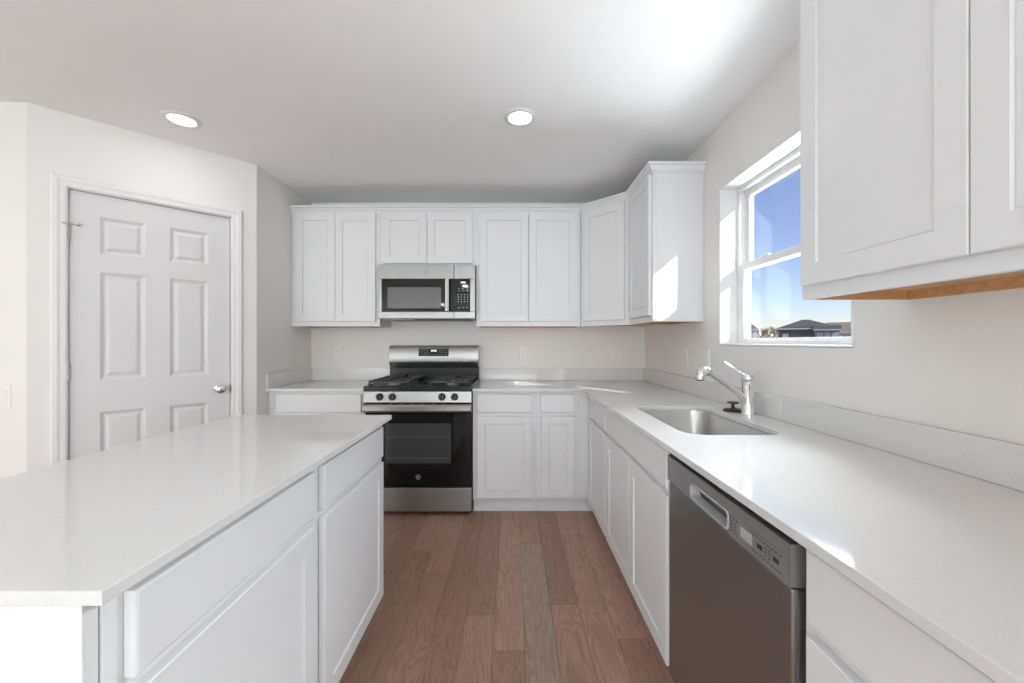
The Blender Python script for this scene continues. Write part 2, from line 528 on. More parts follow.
# ---- diagonal pantry wall with its six panel door (local x to the right, -y into the room)
def pantry():
    Lw = SD * math.sqrt(2)
    dx0, dx1, dz = .1405, .8465, 2.036
    dep = .11
    w = MB()
    w.box(0, dx0 - .018, 0, dep, 0, ZC).box(dx1 + .018, Lw, 0, dep, 0, ZC).box(dx0 - .018, dx1 + .018, 0, dep, dz + .018, ZC)
    wl = w.build('wall_corner', M['wall'])
    wl.location = (P1[0], P1[1], 0); wl.rotation_euler = (0, 0, R(45)); struct(wl)
    root = bpy.data.objects.new('door_1', None); C.objects.link(root); struct(root)
    root.location = wl.location; root.rotation_euler = wl.rotation_euler
    # jamb and casing
    j = MB()
    j.box(dx0 - .017, dx0 - .0012, .001, dep, 0, dz + .0012).box(dx1 + .0028, dx1 + .017, .001, dep, 0, dz + .0012)
    j.box(dx0 - .017, dx1 + .017, .001, dep, dz + .0012, dz + .017)
    j.build('jamb', M['trimwhite'], root)
    cs = MB()
    # casing profile swept up, across and down with mitres: (out from the opening, towards the room)
    prof = [(.006, 0), (.006, -.010), (.012, -.013), (.030, -.014), (.040, -.018), (.058, -.018), (.063, -.013), (.063, 0)]
    path = [((dx0, 0), (-1, 0)), ((dx0, dz), (-1, 1)), ((dx1, dz), (1, 1)), ((dx1, 0), (1, 0))]
    ls = [[(px + nx * a, y, pz + nz * a) for a, y in prof] for (px, pz), (nx, nz) in path]
    cs.loops(ls)
    cs.build('casing', M['trimwhite'], root)
    # leaf
    yf, yb = .014, .049
    g = .0012
    x0, x1, z0, z1 = dx0 + g, dx1 - g, .010, dz - .002
    W = x1 - x0
    st, mu = .113, .108
    pwid = (W - 2 * st - mu) / 2
    xs = [x0, x0 + st, x0 + st + pwid, x0 + st + pwid + mu, x1 - st, x1]
    zs = [z0, .23, .84, 1.016, 1.61, 1.711, 1.915, z1]
    b = MB()
    vv = {}
    def gv(i, k):
        if (i, k) not in vv: vv[i, k] = b.V((xs[i], yf, zs[k]))
        return vv[i, k]
    for i in range(5):
        for k in range(7):
            q = [gv(i, k), gv(i + 1, k), gv(i + 1, k + 1), gv(i, k + 1)]
            if i in (1, 3) and k in (1, 3, 5):
                prev = q
                for ins, dp in ((.004, .004), (.016, .012), (.022, .012), (.036, .004), (.042, .003)):
                    a0, a1, c0, c1 = xs[i] + ins, xs[i + 1] - ins, zs[k] + ins, zs[k + 1] - ins
                    cur = [b.V(p) for p in ((a0, yf + dp, c0), (a1, yf + dp, c0), (a1, yf + dp, c1), (a0, yf + dp, c1))]
                    for n in range(4):
                        b.F([prev[n], prev[(n + 1) % 4], cur[(n + 1) % 4], cur[n]])
                    prev = cur
                b.F(prev)
            else:
                b.F(q)
    bk = [b.V(p) for p in ((x0, yb, z0), (x1, yb, z0), (x1, yb, z1), (x0, yb, z1))]
    b.F(bk)
    rim = [gv(i, 0) for i in range(6)], [gv(5, k) for k in range(8)], [gv(i, 7) for i in range(5, -1, -1)], [gv(0, k) for k in range(7, -1, -1)]
    for n, r in enumerate(rim):
        b.F(r + [bk[(n + 1) % 4], bk[n]])
    leaf = b.build('door_leaf', M['doorwhite'], root)
    # stop strips behind the leaf so the gap is dark, not open
    s = MB()
    s.box(dx0 - .002, dx0 + .010, yb + .002, yb + .014, 0, dz).box(dx1 - .010, dx1 + .002, yb + .002, yb + .014, 0, dz)
    s.box(dx0 + .010, dx1 - .010, yb + .002, yb + .014, dz - .010, dz + .002)
    s.build('door_stop', M['trimwhite'], root)
    kx, kz = x1 - .056, .923
    k = MB()
    k.lathe([(.031, 0), (.031, -.004), (.027, -.009), (.013, -.012), (.011, -.026), (.018, -.034), (.026, -.044), (.027, -.052), (.022, -.061), (.010, -.066)][::1], (kx, yf, kz), (0, 1, 0), 28)
    k.build('door_knob', M['chrome'], leaf, smooth=True)
    lat = MB().box(dx1 + .0005, dx1 + .0025, .001, .030, kz - .030, kz + .030).box(dx1 + .003, dx1 + .009, -.0015, .001, kz - .020, kz + .020)
    lat.build('strike_plate', M['nickel'], root)
    for hz in (1.80, 1.07, .25):
        h = MB()
        h.tube([(x0 - .004, .004, hz - .045), (x0 - .004, .004, hz + .045)], .0065, 12)
        h.box(x0 - .003, x0 + .002, .005, .013, hz - .044, hz + .044)
        h.tube([(x0 - .004, .004, hz + .045), (x0 - .004, .004, hz + .052)], .004, 10)
        ho = h.build('hinge', M['nickel'], root, smooth=True)
        if hz == 1.80:
            p = MB()
            p.tube([(x0 - .026, -.016, hz + .049), (x0 + .030, -.016, hz + .049)], .004, 10)
            p.tube([(x0 - .004, .004, hz + .049), (x0 - .004, -.015, hz + .049)], .006, 10)
            p.lathe([(.008, 0), (.009, .006), (.006, .012)], (x0 + .030, -.016, hz + .049), (1, 0, 0), 14)
            p.build('pin_stop', M['nickel'], ho, smooth=True)
pantry()

# ------------------------------------------------------------------ cabinets
def panel_loops(mb, x0, x1, z0, z1, lo, y0=0.0):
    ls = []
    for ins, out in lo:
        ls.append([(x0 + ins, y0 - out, z0 + ins), (x1 - ins, y0 - out, z0 + ins), (x1 - ins, y0 - out, z1 - ins), (x0 + ins, y0 - out, z1 - ins)])
    return mb.loops(ls)

DT = .0195
def shaker(name, parent, x0, x1, z0, z1, stile=.056):
    lo = [(0, .001), (0, DT - .002), (.002, DT), (stile, DT), (stile + .0012, DT - .0085), (stile + .0028, DT - .0085), (stile + .0048, DT - .0060)]
    return panel_loops(MB(), x0, x1, z0, z1, lo).build(name, M['cab'], parent)

def slab(name, parent, x0, x1, z0, z1):
    lo = [(0, .001), (0, DT - .004), (.0015, DT - .0015), (.005, DT)]
    return panel_loops(MB(), x0, x1, z0, z1, lo).build(name, M['cab'], parent)

BH = .8745                      # top of the base cabinets
CT = .895                       # top of the worktops
FT = .019
DZ0, DZ1, RZA, RZB = .112, .697, .722, .853
def base_cabinet(label, loc, rz, w, doors, drawers, depth=.598, group=None, toe=.06, filler=None, back=None, name='base_cabinet', toe_ext=(0, 0), shoe=False, lm=.028, rm=.028):
    root = thing(name, label, 'cabinet', loc, rz, group)
    t = .016
    c = MB()
    c.box(0, t, FT, depth, .10, BH).box(w - t, w, FT, depth, .10, BH)
    c.box(t, w - t, FT, depth - .006, .10, .10 + t).box(t, w - t, depth - .006, depth, .10, BH)
    if name != 'sink_cabinet': c.box(t, w - t, FT, FT + .09, BH - t, BH)
    c.box(t, w - t, depth - .10, depth - .006, BH - t, BH)
    c.box(0, t, toe, depth, 0, .10).box(w - t, w, toe, depth, 0, .10)
    c.build('carcass', M['cab'], root)
    k = MB().box(-toe_ext[0], w + toe_ext[1], toe - .013, toe - .001, 0, .099)
    if shoe:
        k.box(-toe_ext[0], w + toe_ext[1], toe - .026, toe - .0135, 0, .018)
    k.build('toe_kick', M['cab'], root, bevel=.002)
    f = MB()
    sw = .044
    f.box(0, sw, 0, FT - .001, .10, BH).box(w - sw, w, 0, FT - .001, .10, BH)
    for z0, z1 in ((.10, .138), (.688, .732), (.836, BH)):
        f.box(sw, w - sw, 0, FT - .001, z0, z1)
    for k in range(1, len(doors)):
        if doors[k][0] - doors[k - 1][1] > .02:
            f.box(doors[k - 1][1] - .01, doors[k][0] + .01, 0, FT - .001, .138, .688)
    if filler:
        f.box(filler[0], filler[1], 0, FT - .001, .10, BH)
    f.build('face_frame', M['cab'], root)
    for a, b in doors:
        shaker('door', root, a, b, DZ0, DZ1)
    for a, b in drawers:
        slab('drawer_front', root, a, b, RZA, RZB)
    return root

YF = YW - .603                  # frame plane of the back run
XF = XW - .600                  # frame plane of the right run (.55)
# back run
base_cabinet('white base cabinet at the left of the range, under the short white worktop', (-1.737, YF, 0), 0, .691, [(.054, .354), (.357, .663)], [(.054, .663)])
base_cabinet('white base cabinet with one drawer and door against the range on its right', (-.279, YF, 0), 0, .452, [(.028, .420)], [(.028, .420)], shoe=True)
base_cabinet('narrow white base cabinet with drawer and door beside the inside corner of the worktop', (.174, YF, 0), 0, .304, [(.029, .272)], [(.029, .272)], filler=(.305, .3745), shoe=True, toe_ext=(0, .132))
# right run (local x runs towards the camera)
RZR = R(-90)
base_cabinet('white single-door base cabinet between inside corner and sink cabinet', (XF, 2.782, 0), RZR, .524, [(.030, .504)], [(.030, .504)], filler=(-.062, -.001), toe_ext=(.05, 0))
base_cabinet('wide white two-door cabinet with a false drawer front under the sink', (XF, 2.257, 0), RZR, .902, [(.018, .452), (.455, .888)], [(.018, .888)], name='sink_cabinet')
base_cabinet('white base cabinet on the near side of the dishwasher, cut off by the photo edge', (XF, .744, 0), RZR, .764, [(.024, .380), (.383, .740)], [(.024, .740)])
# island
IX = -.585
IY = (.569, 1.176, 1.785)
base_cabinet('nearer of the two white island cabinets, drawer over a large door', (IX, IY[0], 0), R(90), .606, [(.030, .575)], [(.030, .575)], depth=.60, name='island_cabinet')
base_cabinet('farther of the two white island cabinets, at the island end facing the range', (IX, IY[1], 0), R(90), .607, [(.0265, .578)], [(.0265, .578)], depth=.60, name='island_cabinet')
e = MB()
e.box(-1.196, -.588, .548, .566, 0, BH)
e.box(-1.196, -1.166, .544, .548, .0, BH).box(-.620, -.588, .544, .548, 0, BH).box(-1.166, -.620, .544, .548, 0, .12)
tag(e.build('end_panel', M['cab'], bevel=.001), 'white end panel closing the near end of the island below its worktop', 'panel')

# ---- worktops
def slab_mesh(outer, holes, z0, z1, bev=.002):
    cu = bpy.data.curves.new('tmp', 'CURVE')
    cu.dimensions = '2D'; cu.fill_mode = 'BOTH'
    cu.extrude = (z1 - z0) / 2 - bev; cu.bevel_depth = bev; cu.bevel_resolution = 2; cu.offset = -bev
    for pts in [outer] + holes:
        sp = cu.splines.new('POLY')
        sp.points.add(len(pts) - 1)
        for p, q in zip(sp.points, pts): p.co = (q[0], q[1], 0, 1)
        sp.use_cyclic_u = True
    t = bpy.data.objects.new('tmp', cu); C.objects.link(t)
    me = bpy.data.meshes.new_from_object(t.evaluated_get(bpy.context.evaluated_depsgraph_get()))
    bpy.data.objects.remove(t)
    for v in me.vertices: v.co.z += (z0 + z1) / 2
    me.materials.clear(); me.materials.append(M['quartz'])
    for p in me.polygons: p.use_smooth = False
    return me

def worktop(label, outer, holes=(), name='worktop'):
    me = slab_mesh(outer, list(holes), CT - .020, CT)
    o = bpy.data.objects.new(name, me); C.objects.link(o)
    return tag(o, label, 'countertop')

SX0, SX1, SY0, SY1 = .625, .985, 1.42, 2.052
XE = .500
YE = YW - .648
hole = rrect(SX0, SX1, SY0, SY1, .075, 8)
main = worktop('L-shaped white quartz worktop running from the range round the corner and past the sink',
               [(-.279, YW - .002), (-.279, YE), (XE, YE), (XE, -.06), (XW - .002, -.06), (XW - .002, YW - .002)], [hole[::-1]])
box(-.279, XW - .002, YW - .021, YW - .002, CT + .0005, CT + .102).build('backsplash', M['quartz'], main, bevel=.002)
box(XW - .021, XW - .002, -.06, YW - .022, CT + .0005, CT + .102).build('backsplash', M['quartz'], main, bevel=.002)
lw = worktop('short white quartz worktop at the left of the range, ending at the side wall',
             [(XL + .002, YW - .002), (XL + .002, YE), (-1.043, YE), (-1.043, YW - .002)])
box(XL + .002, -1.043, YW - .021, YW - .002, CT + .0005, CT + .102).build('backsplash', M['quartz'], lw, bevel=.002)
box(XL + .002, XL + .021, YE + .004, YW - .022, CT + .0005, CT + .102).build('side_splash', M['quartz'], lw, bevel=.002)
worktop('long white quartz island worktop in the left foreground, reflecting the pantry door',
        [(-1.247, 1.806), (-1.247, .530), (-.546, .530), (-.546, 1.806)], name='island_worktop')

# ---- sink
def sink():
    root = thing('kitchen_sink', 'undermount stainless steel sink bowl set in the right-hand worktop below the window', 'sink', ((SX0 + SX1) / 2, (SY0 + SY1) / 2, CT - .23))
    hx, hy = (SX1 - SX0) / 2, (SY1 - SY0) / 2
    zt = .23 - .0205
    def rr(ins, r, z): return [(x, y, z) for x, y in rrect(-hx + ins, hx - ins, -hy + ins, hy - ins, r, 8)]
    b = MB()
    b.loops([rr(-.028, .10, zt), rr(.004, .072, zt), rr(.006, .072, zt - .01), rr(.016, .068, .035), rr(.026, .06, .014), rr(.045, .05, .006), rr(.05, .045, .005)], False, True)
    # outside of the bowl, so it has a thickness
    b.loops([rr(-.028, .10, zt), rr(-.028, .10, zt - .0015), rr(-.002, .075, zt - .002), rr(.013, .07, .033), rr(.024, .06, .010), rr(.048, .05, .002)], False, True)
    bmesh.ops.remove_doubles(b.bm, verts=b.bm.verts, dist=.0001)
    b.build('basin', M['sinksteel'], root, smooth=True)
    d = MB().lathe([(.044, .0055), (.043, .0075), (.036, .008), (.034, .0065), (.006, .0062), (.006, .0095), (.001, .010)], (0.03, 0, 0), (0, 0, 1), 28)
    d.build('drain', M['chrome'], root, smooth=True)
sink()

# ---- faucet
def faucet():
    root = thing('kitchen_faucet', 'chrome single lever faucet standing on the worktop behind the sink', 'faucet', (1.064, 1.795, CT))
    b = MB().lathe([(.031, .0005), (.031, .006), (.0275, .009), (.0265, .012), (.0265, .150), (.0255, .1515), (.0255, .1535), (.0265, .155), (.0265, .176), (.024, .183), (.012, .187), (.002, .188)], n=36)
    b.build('faucet_body', M['chrome'], root, smooth=True)
    dx, dy = -.98, -.20
    s = MB()
    pts = [(dx * .010, dy * .010, .050), (dx * .024, dy * .024, .078), (dx * .045, dy * .045, .099), (dx * .10, dy * .10, .134), (dx * .19, dy * .19, .190)]
    s.tube(pts, [.0165, .0150, .0130, .0115, .0105], 20)
    sp = s.build('spout', M['chrome'], root, smooth=True)
    h = MB()
    h.tube([(dx * .186, dy * .186, .190), (dx * .200, dy * .200, .199), (dx * .218, dy * .218, .204), (dx * .236, dy * .236, .198), (dx * .243, dy * .243, .182), (dx * .244, dy * .244, .166)], [.0125, .0165, .0205, .0215, .0205, .0185], 22)
    hd = h.build('spray_head', M['chrome'], root, smooth=True)
    g = MB().tube([(dx * .244, dy * .244, .1662), (dx * .244, dy * .244, .162)], .0155, 20)
    g.build('aerator', M['blackplastic'], hd, smooth=True)
    rg = MB().lathe([(.0178, .0), (.0185, .004), (.0178, .008)], (dx * .202, dy * .202, .1965), (dx * .8, dy * .8, .35), 22)
    rg.build('collar', M['nickel'], hd, smooth=True)
    l = MB()
    l.tube([(-.010, 0, .182), (-.030, .006, .193), (-.060, .014, .213), (-.088, .021, .232), (-.096, .023, .237)], [.008, .0055, .0055, .0075, .005], 14)
    l.build('lever', M['chrome'], root, smooth=True)
faucet()
st = thing('sink_stopper', 'black rubber sink stopper with a knob lying on the worktop behind the faucet', 'stopper', (1.056, 1.902, CT))
MB().lathe([(.043, .0005), (.044, .004), (.040, .009), (.020, .012), (.012, .013)], n=30).build('disc', M['rubber'], st, smooth=True)
MB().lathe([(.0085, .0135), (.0075, .034), (.010, .037), (.026, .038), (.0265, .042), (.022, .045), (.003, .046)], n=24).build('knob', M['blackplastic'], st, smooth=True)

# ---- wall cabinets
UZ0, UZ1, UD = 1.348, 2.258, .304
UDZ0, UDZ1 = 1.386, 2.236
def upper_body(root, w, z0, z1, depth=UD):
    t = .013
    c = MB()
    c.box(0, t, FT, depth, z0, z1).box(w - t, w, FT, depth, z0, z1)
    c.box(t, w - t, FT, depth, z1 - t, z1).box(t, w - t, depth - .006, depth, z0 + .028, z1 - t)
    c.build('carcass', M['cab'], root)
    u = MB().box(t + .0005, w - t - .0005, FT + .0005, depth - .0065, z0 + .024, z0 + .036)
    u.box(t + .0005, t + .003, FT + .0005, depth - .0005, z0 + .0005, z0 + .024).box(w - t - .003, w - t - .0005, FT + .0005, depth - .0005, z0 + .0005, z0 + .024)
    u.box(t + .003, w - t - .003, FT + .0005, FT + .003, z0 + .0005, z0 + .024)
    u.box(t + .003, w - t - .003, depth - .016, depth - .0005, z0 + .0005, z0 + .024)
    u.build('bottom_panel', M['maple'], root)['label'] = 'unpainted maple underside'
    f = MB()
    sw = .042
    f.box(0, sw, 0, FT - .001, z0, z1).box(w - sw, w, 0, FT - .001, z0, z1)
    f.box(sw, w - sw, 0, FT - .001, z0, z0 + .048).box(sw, w - sw, 0, FT - .001, z1 - .042, z1)
    f.build('face_frame', M['cab'], root)

def upper(label, loc, rz, w, doors, z0=UZ0, z1=UZ1, dz0=UDZ0, dz1=UDZ1, stile=.056):
    root = thing('wall_cabinet', label, 'cabinet', loc, rz)
    upper_body(root, w, z0, z1)
    for a, b in doors:
        shaker('door', root, a, b, dz0, dz1, stile)
    return root
YU = YW - .306                  # frame plane, back wall
XU = XW - .306                  # frame plane, right wall
upper('white two-door wall cabinet at the left of the microwave, beside the side wall', (-1.737, YU, 0), 0, .693, [(.034, .3455), (.3485, .664)])
upper('short white two-door wall cabinet directly above the microwave', (-1.042, YU, 0), 0, .760, [(.026, .3735), (.3765, .734)], z0=1.826, dz0=1.842)
upper('white two-door wall cabinet on the back wall, right of the microwave', (-.281, YU, 0), 0, .820, [(.028, .4105), (.4135, .791)])
# diagonal corner
def corner_upper():
    a = (.541, YU); b = (XU, YU - (XU - .541))
    W = math.hypot(b[0] - a[0], b[1] - a[1])
    root = thing('corner_wall_cabinet', 'white single-door wall cabinet set diagonally across the room corner', 'cabinet', (a[0], a[1], 0), R(-45))
    inv = Matrix.Translation((a[0], a[1], 0)) @ Matrix.Rotation(R(-45), 4, 'Z')
    inv = inv.inverted()
    def lc(x, y):
        p = inv @ Vector((x, y, 0)); return (p.x, p.y)
    q = [lc(a[0] + .002, a[1] + .003), lc(b[0] - .003 + .006, b[1] + .002), lc(XW - .002, b[1] + .002), lc(XW - .002, YW - .002), lc(a[0] + .002, YW - .002)]
    # keep the front of the box behind the frame
    q[0] = lc(a[0] + .002, a[1] + .030); q[1] = lc(b[0] + .030, b[1] + .002)
    MB().prism(q, UZ0 + .026, UZ1).build('carcass', M['cab'], root)
    MB().prism(q, UZ0 + .014, UZ0 + .0255).build('bottom_panel', M['maple'], root)
    f = MB()
    f.box(.003, .046, 0, FT - .001, UZ0, UZ1).box(W - .046, W - .003, 0, FT - .001, UZ0, UZ1)
    f.box(.046, W - .046, 0, FT - .001, UZ0, UZ0 + .048).box(.046, W - .046, 0, FT - .001, UZ1 - .042, UZ1)
    f.build('face_frame', M['cab'], root)
    shaker('door', root, .040, W - .040, UDZ0, UDZ1)
    return b
cb = corner_upper()
YR0 = 2.383
upper('white single-door wall cabinet on the right wall beside the window, its side panel sunlit', (XU, cb[1] - .002, 0), RZR, cb[1] - .002 - YR0, [(.026, cb[1] - .002 - YR0 - .022)])
upper('large white two-door wall cabinet filling the upper right corner of the photo', (XU, 1.157, 0), RZR, .880, [(.017, .4365), (.4395, .863)], stile=.058)

# crown trim along the wall cabinets, mitred
def crown():
    prof = [(0, 2.238), (.005, 2.238), (.007, 2.250), (.014, 2.256), (.020, 2.262), (.024, 2.274), (.036, 2.278), (.037, 2.292), (0, 2.292)]
    # path of the frame plane, seen from above, walking left to right; outside is to the right of the walk
    pth = [Vector((-1.738, YU)), Vector((.541, YU)), Vector(cb), Vector((XU, YR0)), Vector((XW - .001, YR0))]
    ls = []
    for i, p in enumerate(pth):
        ns = []
        for a, b in ((i - 1, i), (i, i + 1)):
            if a >= 0 and b < len(pth):
                d = (pth[b] - pth[a]).normalized(); ns.append(Vector((d.y, -d.x)))
        n = ns[0] if len(ns) == 1 else (ns[0] + ns[1]) / (1 + ns[0].dot(ns[1]))
        ls.append([(p.x + n.x * (o + .0008), p.y + n.y * (o + .0008), z) for o, z in prof])
    struct(MB().loops(ls).build('trim_1', M['cab']))
crown()

# ------------------------------------------------------------------ range
def emblem(root, x, y, z, r, m, mdisc):
    e = MB()
    n = 24
    e.lathe([(r * .84, 0), (r * .84, -.0012), (r, -.0012), (r, 0)], (x, y, z), (0, 1, 0), n, cap=False)
    eo = e.build('emblem', m, root)
    MB().lathe([(r * .83, 0), (r * .83, -.0006)], (x, y, z), (0, 1, 0), n).build('emblem_disc', mdisc, eo)
    text_mesh('monogram', 'GE', r * .95, m, eo, (x, y - .0008, z), depth=.0003)

def kitchen_range():
    root = thing('gas_range', 'stainless steel gas range with black oven door under the microwave', 'range', (-.661, 2.797, 0))
    h = .3775
    b = MB()
    b.box(-h, h, .035, .640, .055, .895)
    b.box(-h + .02, h - .02, .06, .60, .03, .055)
    b.build('body', M['blackenamel'], root, bevel=.002)
    for sx in (-1, 1):
        for y in (.08, .58):
            MB().lathe([(.018, 0), (.018, .006), (.010, .008), (.010, .030)], (sx * (h - .05), y, 0), n=16).build('leveling_foot', M['blackplastic'], root, smooth=True)
    # drawer
    d = MB().box(-h + .002, h - .002, .004, .034, .030, .196)
    d.build('storage_drawer', M['steel'], root, bevel=.004)
    # oven door
    od = MB().box(-h + .002, h - .002, .008, .034, .208, .722)
    door = od.build('oven_door', M['blackglass'], root, bevel=.004)
    MB().loops([[(x, .0075, z) for x, z in rrect(-.232, .232, .368, .652, .012, 4)], [(x, .0065, z) for x, z in rrect(-.231, .231, .369, .651, .012, 4)]]).build('oven_window', M['ovenpane'], door)
    rk = MB()
    for z in (.556, .404):
        rk.box(-.222, .222, .0058, .0066, z, z + .0018)
    rk.build('oven_rack', M['rackline'], door)
    emblem(door, .0, .0078, .272, .017, M['print'], M['blackplastic'])
    # handle bar across the top of the door
    hp = [(.004, .728), (-.010, .728), (-.028, .734), (-.036, .746), (-.036, .774), (-.028, .788), (-.012, .795), (.004, .796)]
    hd = MB().loops([[(-h, y, z) for y, z in hp], [(h, y, z) for y, z in hp]])
    handle = hd.build('door_handle', M['steel'], door, bevel=.002)
    for i in range(7):
        vt = MB()
        cx = -.222 + i * .074
        q = [(-.0255, .7897), (-.0155, .7942), (-.0160, .7954), (-.0260, .7909)]
        vt.loops([[(cx - .024, y, z) for y, z in q], [(cx + .024, y, z) for y, z in q]])
        vt.build('vent_slot', M['blackplastic'], handle)
    # control panel, leaning back a little
    cp = [(.030, .800), (-.018, .800), (-.019, .804), (-.006, .878), (.030, .880)]
    MB().loops([[(-h, y, z) for y, z in cp], [(h, y, z) for y, z in cp]]).build('control_panel', M['steel'], root, bevel=.002)
    for kx in (-.265, -.176, .170, .260):
        kb = MB().lathe([(.0255, .0), (.026, -.004), (.023, -.007), (.0215, -.024), (.019, -.027), (.002, -.028)], (kx, -.0125, .840), (0, 1, -.17), 26)
        ko = kb.build('burner_knob', M['blackplastic'], root, smooth=True)
        MB().box(kx - .004, kx + .004, -.044, -.026, .824, .862).build('grip', M['blackenamel'], ko, bevel=.002)
    # cooktop tray
    ct = MB().box(-h - .002, h + .002, -.012, .640, .8955, .908)
    ct.box(-h - .002, h + .002, -.014, .012, .881, .916).box(-h - .002, -h + .014, .012, .640, .908, .916).box(h - .014, h + .002, .012, .640, .908, .916)
    ct.build('cooktop', M['blackenamel'], root, bevel=.003)
    for sx in (-1, 1):
        for y in (.165, .430):
            bo = MB().lathe([(.052, .0085), (.050, .015), (.038, .018), (.036, .0245)], (sx * .215, y, .900), n=28).build('burner', M['burner'], root, smooth=True)
            MB().lathe([(.040, .025), (.041, .029), (.036, .033), (.003, .034)], (sx * .215, y, .900), n=28).build('burner_cap', M['castiron'], bo, smooth=True)
    ob = MB().lathe([(.03, .0085), (.03, .020), (.026, .023), (.002, .024)], (0, .30, .900), n=24).build('burner', M['blackenamel'], root, smooth=True)
    for sx in (-1, 1):
        g = MB()
        x0, x1, y0, y1, zt = sx * .215 - .146, sx * .215 + .146, .035, .560, .948
        bw, bh = .011, .016
        def bar(a0, a1, c0, c1, z1=zt): g.box(a0, a1, c0, c1, z1 - bh, z1)
        bar(x0, x1, y0, y0 + bw); bar(x0, x1, y1 - bw, y1); bar(x0, x0 + bw, y0, y1); bar(x1 - bw, x1, y0, y1)
        bar(x0, x1, (y0 + y1) / 2 - bw / 2, (y0 + y1) / 2 + bw / 2)
        cx = (x0 + x1) / 2
        for cy in (.165, .430):
            for q in (-1, 1):
                bar(min(cx + q * .035, cx + q * .146), max(cx + q * .035, cx + q * .146), cy - bw / 2, cy + bw / 2, zt + .003)
            bar(cx - bw / 2, cx + bw / 2, cy + .035, cy + .128, zt + .003); bar(cx - bw / 2, cx + bw / 2, cy - .128, cy - .035, zt + .003)
            for q in (-1, 1):
                for s2 in (-1, 1):
                    g.tube([(cx + q * .030, cy + s2 * .030, zt - .006), (cx + q * .105, cy + s2 * .105, zt - .006)], .0055, 6)
        for fx in (x0, x1 - bw):
            for fy in (y0, (y0 + y1) / 2 - bw / 2, y1 - bw):
                g.box(fx, fx + bw, fy, fy + bw, .9085, zt - bh)
        g.build('grate', M['castiron'], root, bevel=.002)
    # backguard
    bg0 = MB().box(-h, h, .585, .640, .909, 1.006)
    bg0.build('backguard_base', M['blackenamel'], root, bevel=.003)
    pr = [(.640, 1.007), (.588, 1.007), (.566, 1.046), (.562, 1.060), (.568, 1.165), (.578, 1.186), (.598, 1.195), (.640, 1.195)]
    bg = MB().loops([[(-h, y, z) for y, z in pr], [(h, y, z) for y, z in pr]]).build('backguard', M['steel'], root, smooth=True)
    dp = MB().box(-.127, .125, .5625, .5655, 1.104, 1.168).build('control_display', M['blackglass'], bg)
    dp.location = (0, -.0015, 0)
    dg = MB()
    for i in range(4):
        cx = -.017 + i * .011 + (.003 if i > 1 else 0)
        dg.box(cx - .0035, cx + .0035, .5595, .5605, 1.144, 1.157)
    dg.build('clock_digits', M['display'], dp)
    kk = MB()
    for r_, z in enumerate((1.150, 1.136, 1.117)):
        for i in range(9):
            cx = -.104 + i * .026
            if r_ < 2 and abs(cx) < .035: continue
            kk.box(cx - .0065, cx + .0065, .5597, .5607, z - .0015, z + .0015)
    kk.build('touch_key', M['print'], dp)
kitchen_range()

# ------------------------------------------------------------------ microwave
def microwave():
    root = thing('microwave_oven', 'over-the-range stainless microwave with black door glass mounted above the range', 'microwave', (-.661, 3.080, 0))
    h = .376
    z0, z1 = 1.405, 1.824
    MB().box(-h + .004, h - .004, .028, .366, z0 + .004, z1).build('body', M['mwsteel'], root, bevel=.002)
    u = MB().box(-h + .05, h - .05, .05, .34, z0 - .004, z0 + .0035)
    u.box(-.12, .16, .012, .05, z0 - .004, z0 + .0035)
    u.build('underside_vent', M['blackplastic'], root)
    lg = MB().box(-h + .03, -.12, .03, .10, z0 - .007, z0 - .0045)
    lg.build('cooktop_light', M['plate'], root)
    sx = .212
    d = MB()
    # door frame around the dark glass: top, bottom, left
    d.box(-h, sx - .001, 0, .027, 1.713, z1 - .002)
    d.box(-h, sx - .001, 0, .027, z0, 1.459)
    d.box(-h, -.347, 0, .027, 1.459, 1.713)
    door = d.build('microwave_door', M['mwsteel'], root, bevel=.003)
    gl = MB().box(-.3465, .1855, .0035, .026, 1.4595, 1.7125)
    glo = gl.build('door_glass', M['blackglass'], door)
    MB().loops([[(x, .0033, z) for x, z in rrect(-.304, .112, 1.485, 1.648, .006, 3)], [(x, .0023, z) for x, z in rrect(-.303, .111, 1.486, 1.647, .006, 3)]]).build('door_window', M['mwpane'], glo)
    c = MB()
    c.box(sx + .001, h, 0, .027, 1.713, z1 - .002).box(sx + .001, h, 0, .027, z0, 1.459).box(.3365, h, 0, .027, 1.459, 1.713)
    c.build('control_surround', M['mwsteel'], root, bevel=.003)
    cp = MB().box(.1865, .336, .003, .026, 1.4595, 1.7125).build('control_panel', M['blackglass'], root)
    dg = MB()
    for i in range(4):
        cx = .268 + i * .0095
        dg.box(cx - .003, cx + .003, .0018, .0029, 1.680, 1.691)
    dg.build('clock_digits', M['display'], cp)
    keys = [(.243 + i * .032, .257 + i * .032, z - .0018, z + .0018) for z in (1.640, 1.622) for i in range(3)]
    keys += [(.241 + i * .024, .249 + i * .024, 1.587 - r_ * .018, 1.593 - r_ * .018) for r_ in range(4) for i in range(4)]
    keys += [(.243 + i * .032, .258 + i * .032, 1.488, 1.493) for i in range(3)]
    for x0, x1, a0, a1 in keys:
        box(x0, x1, .002, .0029, a0, a1).build('key', M['print'], cp)
    hp = MB()
    hp.loops([[(x, y, 1.462) for x, y in ((.146, -.020), (.150, -.036), (.163, -.041), (.177, -.036), (.181, -.020), (.163, -.014))],
              [(x, y, 1.712) for x, y in ((.146, -.020), (.150, -.036), (.163, -.041), (.177, -.036), (.181, -.020), (.163, -.014))]])
    hp.box(.154, .172, -.016, .003, 1.475, 1.495).box(.154, .172, -.016, .003, 1.680, 1.700)
    hp.build('door_handle', M['chrome'], door, smooth=True)
    emblem(door, .0, -.0002, 1.768, .017, M['rackline'], M['print'])
microwave()

